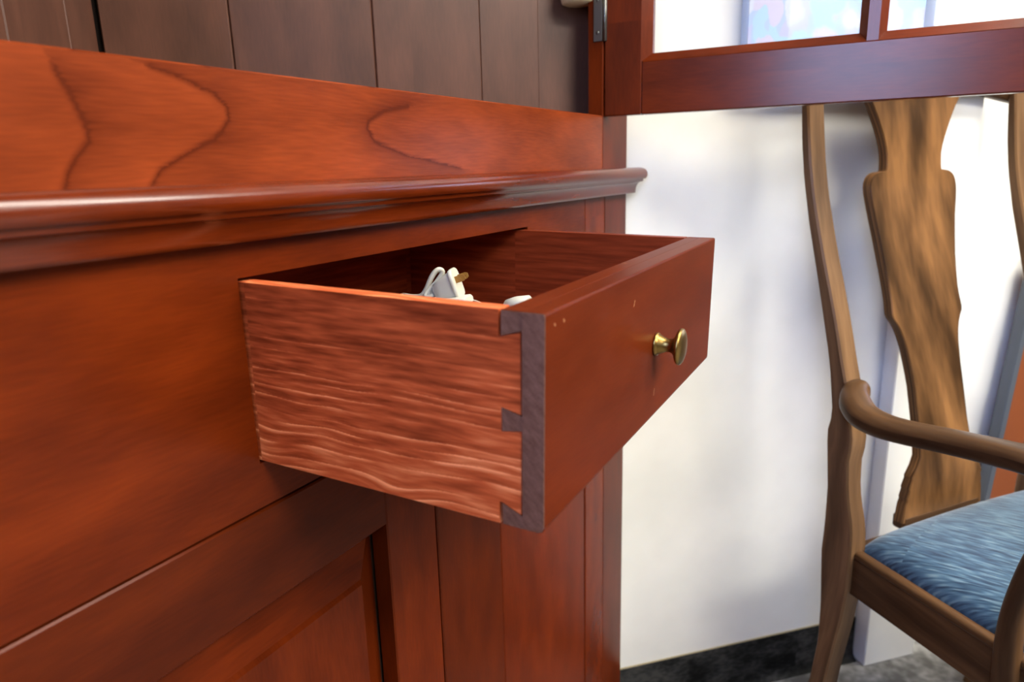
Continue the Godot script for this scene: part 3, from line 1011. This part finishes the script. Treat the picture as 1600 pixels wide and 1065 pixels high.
func build_chair() -> void:
	var o := thing("armchair", Vector3(0.9601, 0.0, 0.5226), "walnut splat-back armchair with a blue ribbed-fabric upholstered seat against the white wall", "chair")
	o.rotation.y = -deg_to_rad(37.5)
	var floor_y := -KY / K
	# rear posts run from the floor to the crest
	var vf := [Vector2(floor_y, -0.062), Vector2(0.05, -0.045), Vector2(0.146, -0.021), Vector2(0.188, -0.016), Vector2(0.239, -0.008), Vector2(0.297, 0.001), Vector2(0.357, 0.007), Vector2(0.43, 0.007), Vector2(0.474, 0.004), Vector2(0.49, -0.001), Vector2(0.53, -0.010), Vector2(0.585, -0.015), Vector2(0.605, -0.011), Vector2(0.63, -0.013), Vector2(0.66, -0.024), Vector2(0.695, -0.029), Vector2(0.74, -0.044), Vector2(0.79, -0.059), Vector2(0.85, -0.079), Vector2(0.90, -0.097), Vector2(0.95, -0.113), Vector2(1.0, -0.128), Vector2(1.05, -0.139), Vector2(1.10, -0.147), Vector2(1.137, -0.152), Vector2(1.18, -0.158)]
	var vb := [Vector2(floor_y, -0.096), Vector2(0.05, -0.075), Vector2(0.139, -0.054), Vector2(0.231, -0.043), Vector2(0.305, -0.045), Vector2(0.40, -0.053), Vector2(0.455, -0.051), Vector2(0.52, -0.052), Vector2(0.60, -0.061), Vector2(0.625, -0.062), Vector2(0.645, -0.055), Vector2(0.718, -0.067), Vector2(0.748, -0.074), Vector2(0.849, -0.103), Vector2(0.95, -0.134), Vector2(1.022, -0.152), Vector2(1.08, -0.162), Vector2(1.137, -0.168), Vector2(1.18, -0.172)]
	for s in [-1.0, 1.0]:
		var cs := []
		var us := []
		var vs := []
		for k in 64:
			var y := lerpf(floor_y, 1.17, k / 63.0)
			var f := lerp_table(vf, y)
			var b := lerp_table(vb, y)
			var wo := 0.272
			var wi := 0.236
			if y > 0.45 and y < 0.6:
				wi = 0.236 + 0.004 * sin((y - 0.45) / 0.15 * PI)
			cs.append(cp(s * (wo + wi) / 2, y, (f + b) / 2))
			us.append(Vector3((wo - wi) / 2 * K, 0, 0))
			vs.append(Vector3(0, 0, (f - b) / 2 * K))
		var st := mb()
		loft_box(st, cs, us, vs, 0.0028)
		put("rear_post", done(st), M.post, o)
	# crest rail, a yoke between the posts
	var st := mb()
	var cs2 := []
	var us2 := []
	var vs2 := []
	for k in 41:
		var u := lerpf(-0.285, 0.285, k / 40.0)
		var a := absf(u) / 0.285
		var yc := 1.178 + 0.016 * (1.0 - a * a) - 0.006 * cos(a * PI * 2.0)
		var hh := 0.030 + 0.006 * (1.0 - a) - 0.010 * smoothstep(0.9, 1.0, a)
		cs2.append(cp(u, yc, -0.172 - 0.020 * (1.0 - a * a)))
		us2.append(Vector3(0, hh * K, 0))
		vs2.append(Vector3(0, 0, 0.012 * K))
	loft(st, cs2, us2, vs2, 4.0, 20)
	put("crest_rail", done(st), M.walnut_b, o)
	# vase-shaped splat, bent to the sitter's back
	var hw := [Vector2(0.420, 0.104), Vector2(0.452, 0.100), Vector2(0.462, 0.0965), Vector2(0.466, 0.098), Vector2(0.480, 0.0935), Vector2(0.484, 0.095), Vector2(0.500, 0.088), Vector2(0.504, 0.0885), Vector2(0.520, 0.076), Vector2(0.537, 0.0680), Vector2(0.560, 0.0645), Vector2(0.587, 0.0625), Vector2(0.655, 0.062), Vector2(0.690, 0.0635), Vector2(0.722, 0.0665), Vector2(0.742, 0.0705), Vector2(0.757, 0.0755), Vector2(0.768, 0.0815), Vector2(0.776, 0.0875), Vector2(0.783, 0.0893), Vector2(0.790, 0.0888), Vector2(0.805, 0.0872), Vector2(0.822, 0.0872), Vector2(0.850, 0.0890), Vector2(0.878, 0.0918), Vector2(0.915, 0.0965), Vector2(0.946, 0.1010), Vector2(0.975, 0.1062), Vector2(0.990, 0.1083), Vector2(1.001, 0.1086), Vector2(1.010, 0.1070), Vector2(1.017, 0.1035), Vector2(1.022, 0.0985), Vector2(1.0255, 0.0920), Vector2(1.0275, 0.0840), Vector2(1.0285, 0.0755), Vector2(1.0295, 0.0700), Vector2(1.034, 0.0692), Vector2(1.045, 0.0685), Vector2(1.058, 0.0690), Vector2(1.070, 0.0716), Vector2(1.085, 0.0765), Vector2(1.101, 0.0832), Vector2(1.120, 0.0920), Vector2(1.140, 0.1030), Vector2(1.155, 0.1130), Vector2(1.172, 0.1250)]
	var sv := [Vector2(0.42, -0.031), Vector2(0.495, -0.032), Vector2(0.537, -0.037), Vector2(0.587, -0.050), Vector2(0.655, -0.067), Vector2(0.722, -0.087), Vector2(0.789, -0.107), Vector2(0.822, -0.117), Vector2(0.878, -0.132), Vector2(0.946, -0.148), Vector2(1.007, -0.160), Vector2(1.058, -0.166), Vector2(1.101, -0.170), Vector2(1.145, -0.175), Vector2(1.18, -0.178)]
	st = mb()
	var rows := []
	var uvr := []
	for p in hw:
		var v := lerp_table(sv, p.x)
		var row := []
		var ur := []
		var w: float = p.y
		var th := 0.019
		var e := 0.0016
		for q in [[-w + e, v], [-w * 0.5, v], [0.0, v], [w * 0.5, v], [w - e, v], [w, v - e], [w, v - th + e], [w - e, v - th], [0.0, v - th], [-w + e, v - th], [-w, v - th + e], [-w, v - e]]:
			row.append(cp(q[0], p.x, q[1]))
			ur.append(Vector2(p.x, q[0] + (0.0 if q[1] > v - th * 0.5 else 0.4)))
		rows.append(row)
		uvr.append(ur)
	# the faces and the edges as strips of their own, so that the edges stay crisp
	for part in [[0, 1, 2, 3, 4], [4, 5], [5, 6], [6, 7], [7, 8, 9], [9, 10], [10, 11], [11, 0]]:
		var g := []
		var uv := []
		for r in rows.size():
			var a := []
			var b := []
			for c in part:
				a.append(rows[r][c])
				b.append(uvr[r][c])
			g.append(a)
			uv.append(b)
		grid(st, g, uv, false, false, part[0] + 1)
	put("splat", done(st), M.splat, o)
	# shoe under the splat and back rail
	st = mb()
	bx(st, cp(-0.236, 0.345, -0.045), cp(0.236, 0.402, -0.008), 0.003, 0)
	bx(st, cp(-0.101, 0.405, -0.056), cp(0.101, 0.432, -0.0305), 0.004, 0)
	put("back_rail", done(st), M.walnut_b, o)
	# side rails: deep boards with a rounded lip along the top
	for s in [-1.0, 1.0]:
		st = mb()
		var a := cp(s * 0.262, 0.425, -0.004)
		var b := cp(s * 0.292, 0.425, 0.43)
		var d := (b - a).normalized()
		var side: Vector3 = Vector3(d.z, 0, -d.x) * s
		if side.x * s < 0:
			side = -side
		var len_ := (b - a).length()
		var tr := Transform3D(Basis(d, Vector3.UP, d.cross(Vector3.UP)), a)
		var outz := 1.0 if tr.basis.z.dot(Vector3(s, 0, 0)) > 0 else -1.0
		var lo := Vector3(0, -0.078 * K, minf(0, -outz * 0.024))
		var hi := Vector3(len_, -0.010 * K, maxf(0, -outz * 0.024))
		bx(st, lo, hi, 0.002, 0, Vector2.ZERO, tr)
		var lip := []
		for k in 5:
			lip.append(a + d * len_ * k / 4.0 + Vector3(0, -0.007 * K, 0) - Vector3(s, 0, 0) * 0.010)
		tube(st, lip, 0.010, 0.0068, Vector3.UP, 2.4, 14)
		put("side_rail", done(st), M.walnut_b, o)
	st = mb()
	bx(st, cp(-0.27, 0.345, 0.405), cp(0.27, 0.424, 0.43), 0.003, 0)
	put("front_rail", done(st), M.walnut, o)
	# front cabriole legs
	for s in [-1.0, 1.0]:
		st = mb()
		var lc := []
		var lu := []
		var lv := []
		for q in [[0.43, 0.0, 0.026], [0.37, 0.004, 0.029], [0.30, 0.012, 0.030], [0.22, 0.006, 0.023], [0.12, -0.006, 0.017], [0.03, -0.010, 0.014], [-0.02, -0.002, 0.016], [-0.045, 0.010, 0.026], [floor_y + 0.004, 0.012, 0.028], [floor_y, 0.012, 0.026]]:
			lc.append(cp(s * (0.272 + q[1]), q[0], 0.408 + q[1]))
			lu.append(Vector3(q[2] * K, 0, 0))
			lv.append(Vector3(0, 0, q[2] * K))
		loft(st, curve(lc, 4), curve(lu, 4), curve(lv, 4), 3.0, 20)
		put("front_leg", done(st), M.walnut, o)
	# arms and their supports
	for s in [-1.0, 1.0]:
		st = mb()
		var pts := [cp(s * 0.252, 0.694, -0.022), cp(s * 0.268, 0.692, -0.016), cp(s * 0.283, 0.684, -0.002), cp(s * 0.290, 0.672, 0.022), cp(s * 0.291, 0.668, 0.055), cp(s * 0.291, 0.671, 0.095), cp(s * 0.292, 0.678, 0.140), cp(s * 0.294, 0.685, 0.185), cp(s * 0.298, 0.692, 0.230), cp(s * 0.303, 0.698, 0.275), cp(s * 0.307, 0.697, 0.320), cp(s * 0.305, 0.690, 0.352)]
		var ww := [0.017, 0.020, 0.0225, 0.0235, 0.0235, 0.0235, 0.0235, 0.024, 0.0245, 0.026, 0.027, 0.020]
		var hh := [0.019, 0.020, 0.020, 0.019, 0.0175, 0.0165, 0.016, 0.016, 0.016, 0.016, 0.0155, 0.012]
		var cc := curve(pts, 5)
		var us := []
		var vs := []
		for k in cc.size():
			var d: Vector3 = (cc[mini(k + 1, cc.size() - 1)] - cc[maxi(k - 1, 0)]).normalized()
			var f := float(k) / 5.0
			var i0 := mini(int(f), ww.size() - 1)
			var i1 := mini(i0 + 1, ww.size() - 1)
			var w := lerpf(ww[i0], ww[i1], f - i0) * K
			var h := lerpf(hh[i0], hh[i1], f - i0) * K
			var sd := d.cross(Vector3.UP).normalized()
			us.append(sd * w)
			vs.append(sd.cross(d).normalized() * h)
		loft(st, cc, us, vs, 2.6, 24)
		put("arm", done(st), M.walnut, o)
		st = mb()
		var sp := [cp(s * 0.279, 0.335, 0.268), cp(s * 0.280, 0.37, 0.269), cp(s * 0.283, 0.43, 0.265), cp(s * 0.286, 0.49, 0.267), cp(s * 0.291, 0.56, 0.281), cp(s * 0.297, 0.62, 0.302), cp(s * 0.303, 0.675, 0.318), cp(s * 0.303, 0.692, 0.320)]
		var sc := curve(sp, 5)
		var su := []
		var sv2 := []
		for k in sc.size():
			var e := 0.016 + 0.003 * cos(float(k) / (sc.size() - 1) * TAU)
			su.append(Vector3(0.011 * K, 0, 0))
			sv2.append(Vector3(0, 0, e * K))
		loft(st, sc, su, sv2, 3.5, 20)
		put("arm_support", done(st), M.walnut_b, o)
	# drop-in cushion
	st = mb()
	var g := []
	var uvs := []
	var n := 30
	for j in n + 1:
		var row := []
		var ur := []
		for i in n + 1:
			var a := i / float(n) * 2.0 - 1.0
			var b := j / float(n) * 2.0 - 1.0
			a = signf(a) * (1.0 - pow(1.0 - absf(a), 2.0))
			b = signf(b) * (1.0 - pow(1.0 - absf(b), 2.0))
			var v := lerpf(-0.002, 0.412, (b + 1.0) / 2.0)
			var half := lerpf(0.240, 0.272, (b + 1.0) / 2.0)
			var ea := sqrt(maxf(0.0, 1.0 - pow(absf(a), 14.0)))
			var eb := sqrt(maxf(0.0, 1.0 - pow(absf(b), 14.0)))
			var crown := (1.0 - a * a) * (1.0 - 0.8 * b * b)
			var y := 0.416 + 0.037 * ea * eb + 0.026 * crown
			row.append(cp(a * half, y, v))
			var ca := cos(0.3)
			var sa := sin(0.3)
			ur.append(Vector2(v * ca + a * half * sa, -v * sa + a * half * ca) * K)
		g.append(row)
		uvs.append(ur)
	grid(st, g, uvs, false, true)
	put("seat_cushion", done(st), M.fabric, o)

# ---------------------------------------------------------------- small things

func build_small() -> void:
	# white extension cord lying in the drawer
	var B := Basis(Vector3(0.99961, 0.0, -0.02796), Vector3(0.00064, 0.99974, 0.02286), Vector3(0.02796, -0.02287, 0.99935)).orthonormalized()
	var o := thing("extension_cord", Vector3.ZERO, "white extension cord with brass-pronged plug lying in the open drawer", "cord")
	o.transform = Transform3D(B, Vector3(0.0009, Y_OPEN - 0.0003, 0.0031)) * Transform3D(Basis.IDENTITY, Vector3(0.22, -0.121, 0.03))
	var st := mb()
	# coil of flat twin cord, a loop standing up from it and the end running into the plug
	var pts := []
	for k in 78:
		var a := k / 77.0 * TAU * 6.5
		var r := 0.040 + 0.008 * sin(a * 0.37)
		pts.append(Vector3(r * cos(a) * 0.8, 0.004 + 0.0650 * k / 77.0, r * sin(a) * 0.95 - 0.018))
	var last := pts.size()
	for q in [Vector3(0.004, 0.0705, -0.061), Vector3(0.0, 0.0715, -0.0465), Vector3(-0.002, 0.0735, -0.0335), Vector3(-0.003, 0.0805, -0.0262), Vector3(-0.002, 0.0925, -0.0205), Vector3(0.0, 0.0995, -0.0155), Vector3(0.003, 0.1003, -0.0122), Vector3(0.005, 0.0965, -0.0122), Vector3(0.003, 0.0885, -0.0170), Vector3(-0.002, 0.0805, -0.0225), Vector3(-0.006, 0.0752, -0.0245), Vector3(-0.007, 0.0742, -0.0205), Vector3(-0.005, 0.0765, -0.0165)]:
		pts.append(q)
	var twin := curve(pts, 3)
	var off := []
	for q in twin:
		off.append(q + Vector3(-0.0030, 0.0008, 0.0010))
	tube(st, twin, 0.0022, 0.0020, Vector3(1, 0.15, 0.1), 2.0, 9)
	tube(st, off, 0.0022, 0.0020, Vector3(1, 0.15, 0.1), 2.0, 9)
	put("cable", done(st), M.white_pl, o)
	# flat plug: body widening to a rim, ribbed strain relief and two brass blades
	var pa := Vector3(0.30, 0.33, 0.89).normalized()
	var pb := Vector3.UP.slide(pa).normalized()
	var pcx := pa.cross(pb)
	var e0 := Vector3(-0.004, 0.0792, -0.0150)
	st = mb()
	var secs := [[0.0, 0.0064, 0.0060], [0.0012, 0.0082, 0.0076], [0.008, 0.0104, 0.0100], [0.016, 0.0121, 0.0116], [0.0205, 0.0128, 0.0120]]
	var cc := []
	var uu := []
	var vv := []
	for q in secs:
		cc.append(e0 + pa * q[0] + pb * q[0] * 0.10)
		uu.append(pb * q[1])
		vv.append(pcx * q[2])
	loft(st, cc, uu, vv, 6.0, 28)
	put("plug", done(st), M.white_pl, o)
	st = mb()
	cc = []
	uu = []
	vv = []
	for q in [[0.0200, 0.0124, 0.0118], [0.0205, 0.0140, 0.0132], [0.0218, 0.0147, 0.0138], [0.0236, 0.0147, 0.0138], [0.0246, 0.0138, 0.0130]]:
		cc.append(e0 + pa * q[0] + pb * 0.002)
		uu.append(pb * q[1])
		vv.append(pcx * q[2])
	loft(st, cc, uu, vv, 4.5, 28)
	put("plug_rim", done(st), M.white_pl, o)
	st = mb()
	for k in 4:
		var q: Vector3 = e0 - pa * (0.0012 + 0.0021 * k) - pb * (0.0004 * k)
		loft(st, [q, q - pa * 0.0013], [pb * 0.0042, pb * 0.0040], [pcx * 0.0034, pcx * 0.0032], 3.0, 14)
	loft(st, [e0, e0 - pa * 0.009 - pb * 0.0016], [pb * 0.0034, pb * 0.0028], [pcx * 0.0028, pcx * 0.0022], 2.5, 12)
	put("strain_relief", done(st), M.white_pl, o)
	for x in [-0.0064, 0.0064]:
		st = mb()
		var base: Vector3 = e0 + pa * 0.0238 + pcx * x + pb * 0.0055
		var bt := Transform3D(Basis(pb, pa, pb.cross(pa)), base)
		# a blade with a round hole near its tip
		var blade := PackedVector2Array([Vector2(-0.0032, 0.0), Vector2(-0.0032, 0.0085), Vector2(-0.0018, 0.0110), Vector2(0.0, 0.0110)])
		for h in 7:
			var an := PI / 2.0 + PI * h / 6.0
			blade.append(Vector2(cos(an) * 0.0013, 0.0072 + sin(an) * 0.0013))
		blade.append(Vector2(0.0, 0.0))
		var mirror := PackedVector2Array()
		for q in blade:
			mirror.append(Vector2(-q.x, q.y))
		prism(st, blade, -0.0007, 0.0007, 1, Vector2.ZERO, bt)
		prism(st, mirror, -0.0007, 0.0007, 1, Vector2.ZERO, bt)
		put("prong", done(st), M.brass_old, o)
	# three-way outlet block lying under the plug
	st = mb()
	var ba := Vector3(0.10, 0.17, 0.98).normalized()
	var bbv := Vector3.UP.slide(ba).normalized()
	cc = []
	uu = []
	vv = []
	for q in [[-0.026, 0.0022, 0.0075], [-0.0245, 0.0036, 0.0092], [-0.010, 0.0040, 0.0098], [0.012, 0.0046, 0.0104], [0.0225, 0.0046, 0.0104], [0.0245, 0.0030, 0.0088]]:
		cc.append(Vector3(-0.005, 0.0705, -0.002) + ba * q[0])
		uu.append(bbv * q[1])
		vv.append(ba.cross(bbv) * q[2])
	loft(st, cc, uu, vv, 4.0, 24)
	cc = []
	uu = []
	vv = []
	for q in [[-0.016, 0.003, 0.007], [-0.014, 0.004, 0.0085], [0.012, 0.004, 0.0085], [0.0145, 0.003, 0.007]]:
		cc.append(Vector3(-0.004, 0.0635, -0.004) + ba * q[0])
		uu.append(bbv * q[1])
		vv.append(ba.cross(bbv) * q[2])
	loft(st, cc, uu, vv, 4.0, 20)
	put("outlet_block", done(st), M.white_pl, o)
	st = mb()
	var oe := [Vector3(-0.002, 0.0690, 0.062), Vector3(-0.002, 0.0697, 0.064), Vector3(-0.002, 0.0715, 0.072), Vector3(-0.002, 0.0735, 0.084), Vector3(-0.002, 0.0738, 0.0865)]
	loft(st, oe, [Vector3(0.006, 0, 0), Vector3(0.0085, 0, 0), Vector3(0.0105, 0, 0), Vector3(0.0105, 0, 0), Vector3(0.008, 0, 0)], [Vector3(0, 0.007, -0.001), Vector3(0, 0.0088, -0.0012), Vector3(0, 0.0100, -0.0014), Vector3(0, 0.0100, -0.0014), Vector3(0, 0.008, -0.0012)], 3.0, 22)
	put("outlet_end", done(st), M.white_pl, o)
	st = mb()
	tube(st, curve([Vector3(0.0, 0.070, 0.068), Vector3(0.0, 0.05, 0.060), Vector3(0.002, 0.02, 0.056), Vector3(0.002, 0.006, 0.048)], 5), 0.003, 0.0018, Vector3(1, 0, 0), 2.6, 10)
	put("cable", done(st), M.white_pl, o)

	# cream lamp holder inside the upper part
	var lh := thing("puck_lamp", Vector3(0.669, 1.277, -0.040), "cream round puck lamp mounted inside the upper cupboard beside the door hinge", "lamp")
	st = mb()
	lathe(st, [Vector2(0.0, 0.0), Vector2(0.020, 0.0), Vector2(0.0235, 0.0015), Vector2(0.0245, 0.004), Vector2(0.0250, 0.0075), Vector2(0.0262, 0.0085), Vector2(0.0272, 0.012), Vector2(0.0272, 0.026), Vector2(0.026, 0.029), Vector2(0.0, 0.029)], Transform3D.IDENTITY, 36)
	put("housing", done(st), M.cream, lh)
	st = mb()
	bx(st, Vector3(-0.01, 0.010, -0.022), Vector3(0.01, 0.026, 0.0), 0.002, 0, Vector2.ZERO, Transform3D(Basis(Vector3.UP, -PI / 4.0), Vector3(0.0, 0, 0.0)))
	put("bracket", done(st), M.cream, lh)

	# pale abstract canvas on the wall behind the glass
	var pc := thing("painting", room * Vector3(1.17, 1.155, 0.001), "pale blue and pink abstract canvas on the white wall behind the glass door", "painting")
	pc.rotation.y = -PI / 4.0
	st = mb()
	bx(st, Vector3(-0.172, 0.0, 0.0), Vector3(0.172, 0.46, 0.019), 0.002, 0)
	put("stretcher", done(st), plain(Color8(176, 198, 232), 0.8), pc)
	st = mb()
	bx(st, Vector3(-0.171, 0.001, 0.0188), Vector3(0.171, 0.459, 0.0200), 0.0004, 0)
	put("canvas", done(st), mat(canvas_tex(), Vector2(0.344, 0.46), 0.7, Vector2(0.5, 0.0)), pc)

	# dark sideboard farther along the wall, beyond the right edge of the picture
	var sb := thing("sideboard", room * Vector3(2.95, 0.0, 0.27), "dark walnut sideboard along the white wall beyond the armchair", "sideboard")
	sb.rotation.y = -PI / 4.0
	st = mb()
	bx(st, Vector3(-0.80, 0.10, -0.24), Vector3(0.80, 0.96, 0.24), 0.004, 0)
	put("body", done(st), M.dark, sb)
	st = mb()
	bx(st, Vector3(-0.83, 0.96, -0.26), Vector3(0.83, 0.99, 0.26), 0.004, 0)
	put("top", done(st), M.walnut, sb)
	for k in 3:
		st = mb()
		bx(st, Vector3(-0.78 + 0.52 * k, 0.14, 0.24), Vector3(-0.28 + 0.52 * k, 0.93, 0.258), 0.004, 1)
		put("door", done(st), M.walnut_b, sb)
	for sx in [-0.74, 0.74]:
		for sz in [-0.2, 0.2]:
			st = mb()
			bx(st, Vector3(sx - 0.03, 0.0, sz - 0.03), Vector3(sx + 0.03, 0.10, sz + 0.03), 0.004, 1)
			put("leg", done(st), M.walnut, sb)

	# wooden board with a grey edge leaning behind the chair
	var bd := thing("board", room * Vector3(1.56, 0.0, 0.03), "orange-brown wooden board with a dark grey edge leaning on the wall behind the armchair", "board")
	bd.transform = Transform3D(Basis(Vector3.UP, -PI / 4.0) * Basis(Vector3(0, 0, 1), -0.105) * Basis(Vector3(1, 0, 0), -0.01), bd.position)
	st = mb()
	bx(st, Vector3(0.016, 0.02, 0.0), Vector3(0.36, 0.85, 0.018), 0.001, 1)
	put("face", done(st), plain(Color8(122, 62, 28), 0.5), bd)
	st = mb()
	bx(st, Vector3(0.0, 0.003, -0.002), Vector3(0.016, 0.87, 0.022), 0.002, 1)
	bx(st, Vector3(0.016, 0.85, -0.002), Vector3(0.36, 0.87, 0.022), 0.002, 0)
	put("edge_band", done(st), plain(Color8(74, 80, 90), 0.4), bd)

func canvas_tex() -> ImageTexture:
	var n1 := noise(301, 1.0, 3)
	var n2 := noise(302, 1.0, 3)
	var w := 192
	var h := 256
	var buf := PackedByteArray()
	buf.resize(w * h * 3)
	var k := 0
	for j in h:
		for i in w:
			var x := i / float(w) * 0.344
			var y := j / float(h) * 0.46
			var a := n1.get_noise_2d(x * 9.0, y * 7.0)
			var b := n2.get_noise_2d(x * 11.0 + 4.0, y * 9.0)
			var c := Color8(158, 178, 218)
			if a > 0.10:
				c = Color8(172, 176, 214)
			if b > 0.16:
				c = Color8(156, 190, 218)
			if a < -0.22:
				c = Color8(186, 182, 206)
			if b < -0.28:
				c = Color8(190, 198, 214)
			buf[k] = int(c.r * 255.0)
			buf[k + 1] = int(c.g * 255.0)
			buf[k + 2] = int(c.b * 255.0)
			k += 3
	return to_tex(buf, w, h)
